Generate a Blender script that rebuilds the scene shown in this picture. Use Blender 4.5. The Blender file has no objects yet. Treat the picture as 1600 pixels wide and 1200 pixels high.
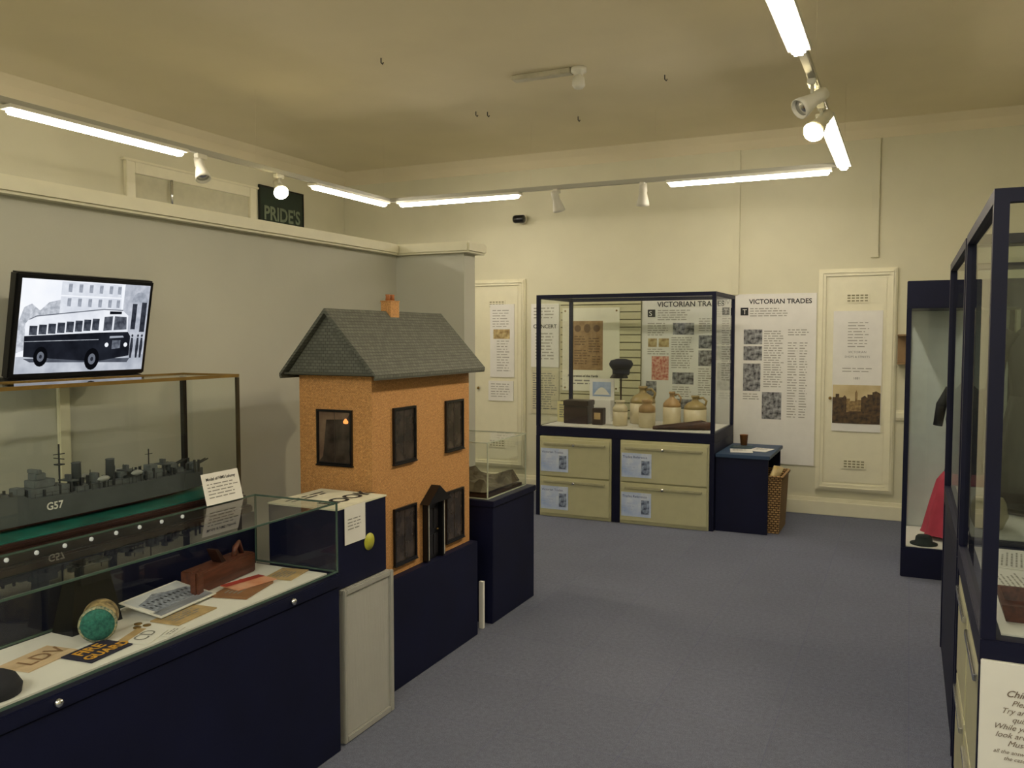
import bpy, bmesh, math, random
from mathutils import Vector, Matrix
random.seed(7)
sc=bpy.context.scene
COL=sc.collection
def srgb(h):
    h=h.lstrip('#'); c=[int(h[i:i+2],16)/255 for i in (0,2,4)]
    return tuple([(v/12.92 if v<=.04045 else ((v+.055)/1.055)**2.4) for v in c]+[1])
MC={}
def M(name,hx,rough=.6,metal=0,var=.1,scale=12,bump=0,bscale=60,emis=0,hx2=None,stretch=None,spec=None):
    if name in MC: return MC[name]
    m=bpy.data.materials.new(name); m.use_nodes=True; nt=m.node_tree; b=nt.nodes['Principled BSDF']
    c=srgb(hx); tc=nt.nodes.new('ShaderNodeTexCoord')
    vec=tc.outputs['Object']
    if stretch:
        mp=nt.nodes.new('ShaderNodeMapping'); mp.inputs['Scale'].default_value=stretch
        nt.links.new(vec,mp.inputs['Vector']); vec=mp.outputs['Vector']
    n=nt.nodes.new('ShaderNodeTexNoise'); n.inputs['Scale'].default_value=scale; n.inputs['Detail'].default_value=4
    nt.links.new(vec,n.inputs['Vector'])
    r=nt.nodes.new('ShaderNodeValToRGB')
    r.color_ramp.elements[0].position=.35; r.color_ramp.elements[1].position=.65
    if hx2: a,bb=c,srgb(hx2)
    else:
        a=tuple([v*(1-var) for v in c[:3]]+[1]); bb=tuple([min(1,v*(1+var)) for v in c[:3]]+[1])
    r.color_ramp.elements[0].color=a; r.color_ramp.elements[1].color=bb
    nt.links.new(n.outputs['Fac'],r.inputs['Fac'])
    nt.links.new(r.outputs['Color'],b.inputs['Base Color'])
    b.inputs['Roughness'].default_value=rough; b.inputs['Metallic'].default_value=metal
    if spec is not None: b.inputs['Specular IOR Level'].default_value=spec
    if emis:
        nt.links.new(r.outputs['Color'],b.inputs['Emission Color']); b.inputs['Emission Strength'].default_value=emis
    if bump:
        n2=nt.nodes.new('ShaderNodeTexNoise'); n2.inputs['Scale'].default_value=bscale
        nt.links.new(vec,n2.inputs['Vector'])
        bp=nt.nodes.new('ShaderNodeBump'); bp.inputs['Strength'].default_value=bump; bp.inputs['Distance'].default_value=.01
        nt.links.new(n2.outputs['Fac'],bp.inputs['Height']); nt.links.new(bp.outputs['Normal'],b.inputs['Normal'])
    MC[name]=m; return m
def EM(name,hx,s,hx2=None,scale=20):
    if name in MC: return MC[name]
    m=bpy.data.materials.new(name); m.use_nodes=True; nt=m.node_tree; b=nt.nodes['Principled BSDF']
    b.inputs['Base Color'].default_value=(0,0,0,1); b.inputs['Specular IOR Level'].default_value=0
    b.inputs['Emission Color'].default_value=srgb(hx); b.inputs['Emission Strength'].default_value=s
    if hx2:
        tc=nt.nodes.new('ShaderNodeTexCoord'); n=nt.nodes.new('ShaderNodeTexNoise'); n.inputs['Scale'].default_value=scale; n.inputs['Detail'].default_value=5
        r=nt.nodes.new('ShaderNodeValToRGB'); r.color_ramp.elements[0].position=.35; r.color_ramp.elements[1].position=.65
        r.color_ramp.elements[0].color=srgb(hx); r.color_ramp.elements[1].color=srgb(hx2)
        nt.links.new(tc.outputs['Object'],n.inputs['Vector']); nt.links.new(n.outputs['Fac'],r.inputs['Fac']); nt.links.new(r.outputs['Color'],b.inputs['Emission Color'])
    MC[name]=m; return m
def BR(name,h1,h2,hm,scale,w=.5,h=.25,mort=.02,rough=.8,mode='wall',spk=0):
    m=bpy.data.materials.new(name); m.use_nodes=True; nt=m.node_tree; b=nt.nodes['Principled BSDF']
    tc=nt.nodes.new('ShaderNodeTexCoord'); s=nt.nodes.new('ShaderNodeSeparateXYZ'); nt.links.new(tc.outputs['Object'],s.inputs[0])
    cb=nt.nodes.new('ShaderNodeCombineXYZ'); ad=nt.nodes.new('ShaderNodeMath'); ad.operation='ADD'
    if mode=='roof':
        nt.links.new(s.outputs['Y'],cb.inputs[0])
        nt.links.new(s.outputs['Z'],cb.inputs[1])
    else:
        nt.links.new(s.outputs['X'],ad.inputs[0]); nt.links.new(s.outputs['Y'],ad.inputs[1])
        nt.links.new(ad.outputs[0],cb.inputs[0]); nt.links.new(s.outputs['Z'],cb.inputs[1])
    t=nt.nodes.new('ShaderNodeTexBrick'); nt.links.new(cb.outputs[0],t.inputs['Vector'])
    t.inputs['Scale'].default_value=scale; t.inputs['Color1'].default_value=srgb(h1); t.inputs['Color2'].default_value=srgb(h2)
    t.inputs['Mortar'].default_value=srgb(hm); t.inputs['Mortar Size'].default_value=mort
    t.inputs['Brick Width'].default_value=w; t.inputs['Row Height'].default_value=h
    out=t.outputs['Color']
    if spk:
        n=nt.nodes.new('ShaderNodeTexNoise'); n.inputs['Scale'].default_value=160; n.inputs['Detail'].default_value=2; nt.links.new(tc.outputs['Object'],n.inputs['Vector'])
        r=nt.nodes.new('ShaderNodeMapRange'); r.inputs[1].default_value=.3; r.inputs[2].default_value=.7; r.inputs[3].default_value=1-spk; r.inputs[4].default_value=1+spk
        nt.links.new(n.outputs['Fac'],r.inputs[0]); mx=nt.nodes.new('ShaderNodeVectorMath'); mx.operation='SCALE'
        nt.links.new(out,mx.inputs[0]); nt.links.new(r.outputs[0],mx.inputs['Scale']); out=mx.outputs[0]
    nt.links.new(out,b.inputs['Base Color']); b.inputs['Roughness'].default_value=rough
    bp=nt.nodes.new('ShaderNodeBump'); bp.inputs['Strength'].default_value=.2; bp.inputs['Distance'].default_value=.003; bp.invert=True
    nt.links.new(t.outputs['Fac'],bp.inputs['Height']); nt.links.new(bp.outputs['Normal'],b.inputs['Normal'])
    return m
def carpetmat():
    m=bpy.data.materials.new('carpet_pile'); m.use_nodes=True; nt=m.node_tree; b=nt.nodes['Principled BSDF']; L=nt.links.new
    tc=nt.nodes.new('ShaderNodeTexCoord')
    ck=nt.nodes.new('ShaderNodeTexBrick'); ck.inputs['Scale'].default_value=1; ck.inputs['Brick Width'].default_value=.5; ck.inputs['Row Height'].default_value=.5; ck.offset=0
    ck.inputs['Mortar Size'].default_value=.002; ck.inputs['Color1'].default_value=srgb('#686c7a'); ck.inputs['Color2'].default_value=srgb('#6b6f7d'); ck.inputs['Mortar'].default_value=srgb('#63677a')
    L(tc.outputs['Object'],ck.inputs['Vector'])
    def nz(sc_,lo,hi,prev,det=3):
        n=nt.nodes.new('ShaderNodeTexNoise'); n.inputs['Scale'].default_value=sc_; n.inputs['Detail'].default_value=det; L(tc.outputs['Object'],n.inputs['Vector'])
        r=nt.nodes.new('ShaderNodeMapRange'); r.inputs[1].default_value=.3; r.inputs[2].default_value=.7; r.inputs[3].default_value=lo; r.inputs[4].default_value=hi; L(n.outputs['Fac'],r.inputs[0])
        v=nt.nodes.new('ShaderNodeVectorMath'); v.operation='SCALE'; L(prev,v.inputs[0]); L(r.outputs[0],v.inputs['Scale']); return v.outputs[0],n
    o,_=nz(1.3,.94,1.06,ck.outputs['Color']); o,_=nz(50,.9,1.1,o); o,n=nz(240,.72,1.28,o)
    L(o,b.inputs['Base Color']); b.inputs['Roughness'].default_value=1; b.inputs['Specular IOR Level'].default_value=.1
    bp=nt.nodes.new('ShaderNodeBump'); bp.inputs['Strength'].default_value=.5; bp.inputs['Distance'].default_value=.008; L(n.outputs['Fac'],bp.inputs['Height']); L(bp.outputs['Normal'],b.inputs['Normal'])
    return m
def glassmat(name,tint=(.95,.97,.95,1),base=.045):
    m=bpy.data.materials.new(name); m.use_nodes=True; nt=m.node_tree
    for n in list(nt.nodes): nt.nodes.remove(n)
    o=nt.nodes.new('ShaderNodeOutputMaterial'); t=nt.nodes.new('ShaderNodeBsdfTransparent'); t.inputs[0].default_value=tint
    g=nt.nodes.new('ShaderNodeBsdfGlossy'); g.inputs['Roughness'].default_value=.01
    lw=nt.nodes.new('ShaderNodeLayerWeight'); lw.inputs[0].default_value=.5
    p=nt.nodes.new('ShaderNodeMath'); p.operation='POWER'; p.inputs[1].default_value=4
    q=nt.nodes.new('ShaderNodeMath'); q.operation='MULTIPLY_ADD'; q.inputs[1].default_value=.7; q.inputs[2].default_value=base
    mx=nt.nodes.new('ShaderNodeMixShader')
    nt.links.new(lw.outputs['Facing'],p.inputs[0]); nt.links.new(p.outputs[0],q.inputs[0]); nt.links.new(q.outputs[0],mx.inputs[0])
    nt.links.new(t.outputs[0],mx.inputs[1]); nt.links.new(g.outputs[0],mx.inputs[2]); nt.links.new(mx.outputs[0],o.inputs[0])
    return m
GLASS=glassmat('clear_glass')
GLASSD=glassmat('grey_glass',(.82,.85,.83,1),.05)
# ---------- materials
wallm=M('wall_paint','#d3cfb3',.85,var=.02,scale=3,bump=.05,bscale=90)
partm=M('partition_paint','#c3c2b3',.85,var=.02,scale=3,bump=.05,bscale=90)
ceilm=M('ceiling_paint','#dfd4b4',.9,var=.02,scale=2)
trimm=M('trim_gloss','#e2ddc0',.4,var=.02)
carpet=carpetmat()
navy=M('navy_laminate','#0b0e2a',.5,var=.12,scale=5,spec=.25)
navyp=M('navy_painted_wood','#0c102d',.55,var=.15,scale=4,spec=.25)
steel=M('cream_steel','#bcb993',.45,var=.03)
steelw=M('grey_white_steel','#a3a29a',.45,var=.03)
whitep=M('white_card','#e4e2da',.7,var=.02)
blk=M('black_ink','#17171a',.6,var=.05)
greyink=M('grey_ink','#85847c',.7,var=.05)
paleink=M('pale_grey_ink','#a3a196',.7,var=.05)
chrome=M('chrome','#d8d8d8',.2,1,var=.02)
dkwood=M('dark_wood','#2d1a14',.35,var=.3,scale=6,stretch=(1,1,8))
brwood=M('brown_wood','#5b3120',.5,var=.3,scale=10,stretch=(6,1,6))
brass=M('brass_trim','#7d622a',.4,.3,var=.15)
bronze=M('bronze_trim','#3c321c',.45,.3,var=.15)
whiteplastic=M('white_plastic','#d9d6c6',.45,var=.02)
blackpl=M('black_plastic','#0c0c0e',.3,var=.05)
photobw=M('photo_print','#2a2a2e',.4,scale=28,hx2='#a9a9a9')
sepia=M('sepia_print','#8a6f42',.5,scale=22,hx2='#d2bf8a')
tanp=M('tan_paper','#b59a6b',.8,var=.15,scale=20)
redp=M('red_print','#b44a3a',.6,scale=40,hx2='#e0b9a0')
bluep=M('blue_card','#9cb4e0',.6,scale=6,hx2='#e2e8f2')
# ---------- geometry helpers
def W(o):
    m=o.matrix_basis.copy()
    if o.parent: m=W(o.parent)@o.matrix_parent_inverse@m
    return m
def par(o,p):
    if p: o.parent=p; o.matrix_parent_inverse=W(p).inverted()
def meta(o,label=None,cat=None,group=None,kind=None):
    if label: o['label']=label
    if cat: o['category']=cat
    if group: o['group']=group
    if kind: o['kind']=kind
    return o
def thing(name,label,cat,loc,group=None,kind=None):
    e=bpy.data.objects.new(name,None); e.empty_display_size=.1; e.location=loc; COL.objects.link(e)
    return meta(e,label,cat,group,kind)
def mk(name,vs,fs,mat,p=None,smooth=False):
    vs=[Vector(v) for v in vs]
    lo=Vector([min(v[i] for v in vs) for i in range(3)]); hi=Vector([max(v[i] for v in vs) for i in range(3)])
    c=(lo+hi)/2; c.z=lo.z
    me=bpy.data.meshes.new(name); me.from_pydata([v-c for v in vs],[],fs); me.materials.append(mat)
    if smooth:
        for q in me.polygons: q.use_smooth=True
    me.update()
    o=bpy.data.objects.new(name,me); o.location=c; COL.objects.link(o); par(o,p); return o
BF=[(0,3,2,1),(4,5,6,7),(0,1,5,4),(1,2,6,5),(2,3,7,6),(3,0,4,7)]
def boxes(name,L,mat,p=None,bev=0):
    vs=[];fs=[]
    for (a,b,c,d,e,f) in L:
        k=len(vs); vs+=[(a,c,e),(b,c,e),(b,d,e),(a,d,e),(a,c,f),(b,c,f),(b,d,f),(a,d,f)]
        fs+=[tuple(i+k for i in q) for q in BF]
    o=mk(name,vs,fs,mat,p)
    if bev:
        bm=bmesh.new(); bm.from_mesh(o.data)
        bmesh.ops.bevel(bm,geom=bm.edges[:],offset=bev,segments=2,affect='EDGES',clamp_overlap=True)
        bm.to_mesh(o.data); bm.free()
    return o
def box(name,a,b,c,d,e,f,mat,p=None,bev=0): return boxes(name,[(a,b,c,d,e,f)],mat,p,bev)
def lathe(name,prof,c,mat,p=None,seg=28,axis='Z',smooth=True,sx=1,sy=1):
    vs=[];fs=[];n=len(prof)
    for r,z in prof:
        for i in range(seg):
            a=2*math.pi*i/seg; x,y=r*math.cos(a)*sx,r*math.sin(a)*sy
            v=(x,y,z) if axis=='Z' else ((z,x,y) if axis=='X' else (y,z,x))
            vs.append((c[0]+v[0],c[1]+v[1],c[2]+v[2]))
    for j in range(n-1):
        for i in range(seg):
            k=(i+1)%seg; fs.append((j*seg+i,j*seg+k,(j+1)*seg+k,(j+1)*seg+i))
    fs.append(tuple(range(seg))[::-1]); fs.append(tuple((n-1)*seg+i for i in range(seg)))
    return mk(name,vs,fs,mat,p,smooth)
def tube(name,pts,r,mat,p=None,seg=10,r2=None):
    vs=[];fs=[];pts=[Vector(q) for q in pts]; n=len(pts)
    for j,q in enumerate(pts):
        d=(pts[min(j+1,n-1)]-pts[max(j-1,0)]).normalized()
        u=d.orthogonal().normalized()
        if j and (u-pu).length>.5:
            u=(pu-d*pu.dot(d)).normalized()
        pu=u; w=d.cross(u); rr=r if r2 is None else r+(r2-r)*j/(n-1)
        for i in range(seg):
            a=2*math.pi*i/seg; vs.append(q+u*rr*math.cos(a)+w*rr*math.sin(a))
    for j in range(n-1):
        for i in range(seg):
            k=(i+1)%seg; fs.append((j*seg+i,j*seg+k,(j+1)*seg+k,(j+1)*seg+i))
    fs.append(tuple(range(seg))[::-1]); fs.append(tuple((n-1)*seg+i for i in range(seg)))
    return mk(name,vs,fs,mat,p,True)
class FR:
    def __init__(s,O,R,N):
        s.O=Vector(O); s.R=Vector(R).normalized(); s.N=Vector(N).normalized(); s.U=s.N.cross(s.R); s.D=-s.U
    def P(s,u,v,o=0): return s.O+s.R*u+s.D*v+s.N*o
def patch(name,fr,rs,mat,p,off=.0015):
    vs=[];fs=[]
    for (a,b,c,d) in rs:
        k=len(vs); vs+=[fr.P(a,b,off),fr.P(a,d,off),fr.P(c,d,off),fr.P(c,b,off)]; fs.append((k,k+1,k+2,k+3))
    return mk(name,vs,fs,mat,p)
def poly(name,fr,pts,mat,p,off=.0015):
    return mk(name,[fr.P(u,v,off) for u,v in pts],[tuple(range(len(pts)))[::-1]],mat,p)
def words(fr,blocks,h,mat,p,off=.0018,name='printed_text',fill=.4):
    for (a,b,c,d) in blocks:
        rs=[]; v=b
        while v+h*fill<d:
            u=a; end=c-random.random()*(c-a)*.25
            while u<end:
                w=h*random.uniform(.8,3.2); w=min(w,end-u)
                rs.append((u,v,u+w,v+h*fill)); u+=w+h*.5
            v+=h
        if rs: patch(name,fr,rs,mat,p,off)
def text(s,fr,u,v,size,mat,p,name='printed_text',align='LEFT',shear=0,bold=0,off=.0025,sx=1):
    cu=bpy.data.curves.new('t','FONT'); cu.body=s; cu.size=size; cu.align_x=align; cu.shear=shear; cu.resolution_u=3; cu.offset=bold
    t=bpy.data.objects.new('t',cu); COL.objects.link(t); bpy.context.view_layer.update()
    me=bpy.data.meshes.new_from_object(t.evaluated_get(bpy.context.evaluated_depsgraph_get()))
    vs=[fr.P(u+q.co.x*sx,v-q.co.y,off) for q in me.vertices]; fs=[tuple(q.vertices) for q in me.polygons]
    bpy.data.objects.remove(t); bpy.data.curves.remove(cu); bpy.data.meshes.remove(me)
    return mk(name,vs,fs,mat,p)
def pane(name,q,mat,p): return mk(name,q,[(0,1,2,3)],mat,p)
def panes(x0,x1,y0,y1,z0,z1,p,sides='LRFBT',mat=None):
    mat=mat or GLASS
    D={'L':[(x0,y0,z0),(x0,y1,z0),(x0,y1,z1),(x0,y0,z1)],'R':[(x1,y0,z0),(x1,y1,z0),(x1,y1,z1),(x1,y0,z1)],
       'F':[(x0,y0,z0),(x1,y0,z0),(x1,y0,z1),(x0,y0,z1)],'B':[(x0,y1,z0),(x1,y1,z0),(x1,y1,z1),(x0,y1,z1)],
       'T':[(x0,y0,z1),(x1,y0,z1),(x1,y1,z1),(x0,y1,z1)]}
    for s in sides: pane('glass_pane',D[s],mat,p)
def bars(x0,x1,y0,y1,z0,z1,b,top=True,bot=True):
    L=[(x,x+b,y,y+b,z0,z1) for x in (x0,x1-b) for y in (y0,y1-b)]
    for k,z in (((1,z1-b)),((0,z0))):
        if (k and top) or (not k and bot):
            L+=[(x0+b,x1-b,y,y+b,z,z+b) for y in (y0,y1-b)]+[(x,x+b,y0+b,y1-b,z,z+b) for x in (x0,x1-b)]
    return L
S=lambda o: meta(o,kind='structure')
# ================= ROOM
CZ=3.43
YF=-3.0
S(box('floor',-5.98,1.05,YF-.1,8.14,-.1,0,carpet))
S(box('ceiling',-5.98,1.05,YF-.1,8.14,CZ,CZ+.1,ceilm))
S(box('wall_back',-5.98,1.05,8.04,8.14,0,CZ,wallm))
S(box('wall_left',-5.98,-5.88,YF,8.04,0,CZ,wallm))
S(box('wall_right',.95,1.05,YF,8.04,0,CZ,wallm))
S(box('wall_front',-5.98,1.05,YF-.1,YF,0,CZ,wallm))
S(boxes('wall_partition',[(-3.22,-3.1,YF,4.96,0,2.13),(-3.1,-2.59,4.81,4.96,0,2.13)],partm))
S(boxes('trim_1',[(-3.28,-3.04,YF,4.76,2.13,2.2),(-3.28,-2.53,4.76,5.02,2.13,2.2)],trimm,bev=.012))
def prism(name,a,b,inward,s,mat):
    a=Vector(a);b=Vector(b);i=Vector(inward); vs=[]
    for q in (a,b): vs+=[q,q+i*s,q+i*s*.45+Vector((0,0,-s*.45)),q+Vector((0,0,-s))]
    return mk(name,vs,[(0,1,2,3),(7,6,5,4),(0,4,5,1),(1,5,6,2),(2,6,7,3),(3,7,4,0)],mat)
S(prism('trim_2',(-5.88,8.04,CZ),(.95,8.04,CZ),(0,-1,0),.13,ceilm))
S(prism('trim_3',(-5.88,YF,CZ),(-5.88,8.04,CZ),(1,0,0),.13,ceilm))
S(boxes('baseboard_back',[(-5.88,.95,8.012,8.04,0,.15),(-5.88,.95,7.99,8.012,0,.12)],trimm,bev=.004))
S(box('baseboard_partition',-3.1,-3.08,YF,4.81,0,.14,trimm))
S(boxes('trim_4',[(-.09,.95,8.01,8.04,.89,.94),(-.09,.95,8.02,8.04,.87,.96)],trimm,bev=.003))
S(boxes('trim_5',[(-5.88,-4.27,8.01,8.04,.89,.94)],trimm,bev=.003))
S(box('trim_8',-3.099,-3.08,2.3,2.35,.14,1.5,trimm,bev=.003))
def cupboard(name,x0,x1,z0,z1):
    e=thing(name,None,None,((x0+x1)/2,8.04,z0),kind='structure'); w=.085
    L=[]
    for o,i,y in ((0,w,8.015),(.012,w-.02,8.0),(.03,w-.045,7.99)):
        L+=[(x0+o,x0+i,y,8.04,z0+o,z1-o),(x1-i,x1-o,y,8.04,z0+o,z1-o),(x0+i,x1-i,y,8.04,z1-i,z1-o),(x0+i,x1-i,y,8.04,z0+o,z0+i)]
    boxes('architrave',L,trimm,e,bev=.002)
    box('door_leaf',x0+w,x1-w,8.012,8.04,z0+w,z1-w,trimm,e)
    for zz in (z0+w+.12,z1-w-.22):
        v=boxes('air_vent',[((x0+x1)/2-.1,(x0+x1)/2+.1,8.004,8.0119,zz,zz+.09)],trimm,e,bev=.002)
        f=FR(((x0+x1)/2-.1,8.004,zz+.09),(1,0,0),(0,-1,0))
        patch('vent_slot',f,[(.02+i*.035,r,.045+i*.035,r+.012) for i in range(5) for r in (.015,.038,.062)],M('vent_dark','#8a8564',.7),v,.001)
    lathe('door_knob',[(.006,0),(.006,-.015),(.014,-.02),(.012,-.032),(.004,-.035)],(x0+w+.03,8.011,1.05),brass,e,seg=14,axis='Y')
    return e
cupboard('door_1',-4.25,-3.6,.22,2.19)
cupboard('door_2',-.74,-.10,.22,2.19)
e=thing('window_1',None,None,(-5.88,5.8,2.0),kind='structure')
boxes('window_frame',[(-5.88,-5.84,5.03,5.12,1.9,3.04),(-5.88,-5.84,6.47,6.56,1.9,3.04),(-5.88,-5.84,5.12,6.47,2.95,3.04),(-5.88,-5.84,5.12,6.47,1.9,1.98),(-5.88,-5.83,5.0,6.59,3.04,3.06)],trimm,e,bev=.004)
box('window_blind',-5.876,-5.868,5.12,6.47,1.98,2.95,M('blind_fabric','#c4c0a4',.9,var=.04),e)
tube('window_latch',[(-5.84,5.5,2.7),(-5.84,5.5,2.95)],.012,chrome,e)
for i,(x,z0) in enumerate(((-1.47,1.98),(-.29,2.28))):
    S(box('trim_%d'%(6+i),x-.03,x+.03,8.015,8.04,z0,CZ-.13,wallm,bev=.003))
# ================= LIGHT TRACK
ZT=2.85
dkmetal=M('grey_track_metal','#77756a',.4,.3,var=.05)
tr=thing('lighting_track','suspended rectangular light rail hung below the ceiling on wires','light track',(-2.5,3,ZT))
XR=-.46; XL=-4.45; YT=6.8
boxes('track_rail',[(XL-.02,XL+.02,-1,YT+.02,ZT,ZT+.035),(XL+.02,XR-.02,YT-.02,YT+.02,ZT,ZT+.035),(XR-.02,XR+.02,-1,YT+.02,ZT,ZT+.035)],M('rail_grey','#a9a798',.45,var=.02),tr,bev=.004)
for (x,y) in [(XL,.5),(XL,2.8),(XL,5),(XL,6.7),(-3,YT),(-1.9,YT),(XR,6.7),(XR,4.6),(XR,2.4)]:
    tube('suspension_wire',[(x,y,ZT+.03),(x,y,CZ)],.0008,ceilm,tr,seg=5)
TUBE=EM('tube_glow','#fff3e2',58)
def fluo(x0,y0,x1,y1,g='fluorescent lights on the rail'):
    h=.05; ax=abs(x1-x0)>abs(y1-y0)
    e=thing('fluorescent_light','lit white strip tube clipped under the suspended rail','light',((x0+x1)/2,(y0+y1)/2,ZT),g)
    if ax: a,b,c,d=x0,x1,y0-h,y0+h
    else: a,b,c,d=x0-h,x0+h,y0,y1
    box('light_housing',a,b,c,d,ZT-.022,ZT-.001,whiteplastic,e,bev=.003)
    k=.022
    if ax: box('diffuser',a+.02,b-.02,c+k,d-k,ZT-.048,ZT-.0225,TUBE,e,bev=.01)
    else: box('diffuser',a+k,b-k,c+.02,d-.02,ZT-.048,ZT-.0225,TUBE,e,bev=.01)
for (a,b) in ((.4,1.65),(3.05,4.3),(5.65,6.74)): fluo(XL,a,XL,b)
for (a,b) in ((-4.35,-3.1),(-1.8,-.55)): fluo(a,YT,b,YT)
for (a,b) in ((.2,1.45),(2.65,3.92),(5.12,6.7)): fluo(XR,a,XR,b)
def spot(x,y,aim,lit):
    e=thing('track_spotlight','white track spotlight, switched %s, on the suspended rail'%('on' if lit else 'off'),'spotlight',(x,y,ZT),'spotlights on the rail')
    box('track_adapter',x-.02,x+.02,y-.045,y+.045,ZT-.03,ZT-.001,whiteplastic,e,bev=.004)
    tube('arm',[(x,y,ZT-.03),(x,y,ZT-.075)],.009,whiteplastic,e)
    h=lathe('spotlight_head',[(.018,.09),(.03,.085),(.034,.03),(.03,.02),(.05,-.06),(.052,-.085),(.046,-.085),(.03,-.04)],(0,0,0),whiteplastic,None)
    l=lathe('lamp_lens',[(.001,-.066),(.04,-.066),(.055,-.09),(.045,-.11),(.001,-.12)] if lit else [(.001,-.066),(.04,-.066),(.04,-.07),(.001,-.07)],(0,0,0),EM('spot_glow','#ffe9b0',80) if lit else chrome,None,seg=20)
    q=Vector(aim).normalized(); R=Vector((0,0,-1)).rotation_difference(q).to_matrix().to_4x4()
    for o in (h,l):
        o.data.transform(Matrix.Translation(o.location)); o.location=(0,0,0); o.data.transform(R); o.location=(x,y,ZT-.1); par(o,e)
    if lit:
        ld=bpy.data.lights.new('spot_beam','SPOT'); ld.energy=80; ld.color=(1,.85,.6); ld.spot_size=1.5; ld.spot_blend=.9; ld.shadow_soft_size=.04
        lo=bpy.data.objects.new('lamp_beam',ld); COL.objects.link(lo); lo.location=Vector((x,y,ZT-.1))+q*.14; lo.rotation_euler=Vector((0,0,-1)).rotation_difference(q).to_euler(); par(lo,e)
spot(XL,4.45,(.5,-.2,-1),False); spot(XL,5.25,(.8,-.6,-.7),True)
spot(-2.76,YT,(.1,.5,-1),False); spot(-2.0,YT,(-.1,.3,-1),False)
spot(XR,4.45,(-.6,-.5,-.5),False); spot(XR,4.92,(-.5,-.9,-.9),True)
def arealight(x,y,z,sx,sy,en,rot=(0,0,0)):  # added fill light out of view, not a fitting of the room
    ld=bpy.data.lights.new('added_fill_light','AREA'); ld.shape='RECTANGLE'; ld.size=sx; ld.size_y=sy; ld.energy=en; ld.color=(1,.96,.85)
    lo=bpy.data.objects.new('added_fill_light',ld); COL.objects.link(lo); lo.location=(x,y,z); lo.rotation_euler=rot
arealight(-1.1,-1.5,3.38,3.2,2,180,(math.radians(12),0,0))
arealight(-4.5,-.5,3.38,1.5,2.5,50)
# ceiling fitting & hooks
e=thing('ceiling_light_fitting','white surface mounted batten with one unlit lamp on the ceiling','light fitting',(-2.3,5.54,CZ-.03))
o=boxes('batten',[(-2.58,-2.14,5.5,5.58,CZ-.035,CZ-.001)],M('batten_grey','#b9b39c',.5),e,bev=.005)
lathe('lamp_base',[(.055,-.001),(.055,-.03),(.03,-.04),(.03,-.05)],(-2.09,5.54,CZ),whiteplastic,e)
lathe('lamp_head',[(.02,0),(.04,-.02),(.045,-.07),(.03,-.09)],(-2.09,5.54,CZ-.05),whiteplastic,e)
for (x,y) in ((-3.3,3.35),(-3.2,4.8),(-3.25,6.25),(-3.17,6.3),(-.65,4.6),(-2.55,6.75),(-1.6,5.95)):
    meta(tube('ceiling_hook',[(x,y,CZ),(x,y,CZ-.03),(x+.012,y,CZ-.042),(x+.018,y,CZ-.03)],.004,blackpl,seg=6),'small dark metal hook screwed into the ceiling','hook','ceiling hooks')
e=thing('security_camera','small dark security camera on a white wall mount','camera',(-3.62,8.04,2.78))
lathe('mount_plate',[(.05,0),(.05,-.02),(.02,-.03),(.015,-.08)],(-3.64,8.039,2.8),whiteplastic,e,axis='Y')
lathe('camera_body',[(.03,.05),(.04,.04),(.042,-.05),(.035,-.07),(.02,-.07)],(-3.62,7.93,2.79),blackpl,e,axis='X')
# ================= BACK DISPLAY CASE
X0,X1,Y0,Y1=-3.0,-1.42,6.92,7.75
e=thing('display_case','large navy framed glass showcase over filing cabinets against the wall','display case',((X0+X1)/2,(Y0+Y1)/2,0))
b=.032
boxes('case_frame',bars(X0,X1,Y0,Y1,.80,1.96,b,bot=False)+[(X0,X0+.035,Y0,Y1,0,.72),(X1-.035,X1,Y0,Y1,0,.72),(-2.29,-2.22,Y0,Y1,0,.72),(X0,X1,Y1-.03,Y1,0.001,.72)],navy,e)
box('case_deck',X0,X1,Y0,Y1,.72,.799,navy,e,bev=.003)
box('deck_lining',X0+.04,X1-.04,Y0+.04,Y1-.04,.799,.805,whitep,e)
panes(X0+.012,X1-.012,Y0+.012,Y1-.012,.806,1.95,e,'LRFBT')
def filing(x0,x1,grp,lab,words2):
    e=thing('filing_cabinet','cream steel two drawer filing cabinet with blue paper labels','filing cabinet',((x0+x1)/2,7.2,0),grp)
    box('cabinet_body',x0,x1,6.915,7.7,.0,.715,steel,e,bev=.004)
    for z0 in (.03,.365):
        d=box('drawer',x0+.012,x1-.012,6.895,6.914,z0,z0+.325,steel,e,bev=.004)
        boxes('drawer_handle',[(x0+.05,x1-.05,6.878,6.8945,z0+.275,z0+.295)],M('steel_lip','#a5a282',.4),d,bev=.003)
        lathe('drawer_lock',[(.012,0),(.012,-.008),(.004,-.01)],((x0+x1)/2,6.877,z0+.285),chrome,d,seg=12,axis='Y')
        c=box('label_card',x0+.02,x0+.28,6.889,6.8945,z0+.04,z0+.245,bluep,d)
        f=FR((x0+.02,6.889,z0+.245),(1,0,0),(0,-1,0))
        text(words2,f,.01,.042,.03,M('blue_ink','#3b4f90',.6),c,off=.001)
        patch('printed_picture',f,[(.175,.06,.245,.18)],M('blue_photo','#2a3450',.5,scale=30,hx2='#a5b4d0'),c)
        words(f,[(.015,.09,.12,.15)],.026,M('blue_ink2','#b5c2e0'),c,name='small_print',fill=.3)
filing(-2.962,-2.295,'filing cabinets under the showcase','a','Victorian Trades')
filing(-2.215,-1.458,'filing cabinets under the showcase','b','Trades Reference')
def board(name,label,x0,x1,z0,z1,y,mat=whitep,t=.008,cat='poster'):
    o=box(name,x0,x1,y-t,y-.0005,z0,z1,mat); meta(o,label,cat); return o,FR((x0,y-t,z1),(1,0,0),(0,-1,0))
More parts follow.
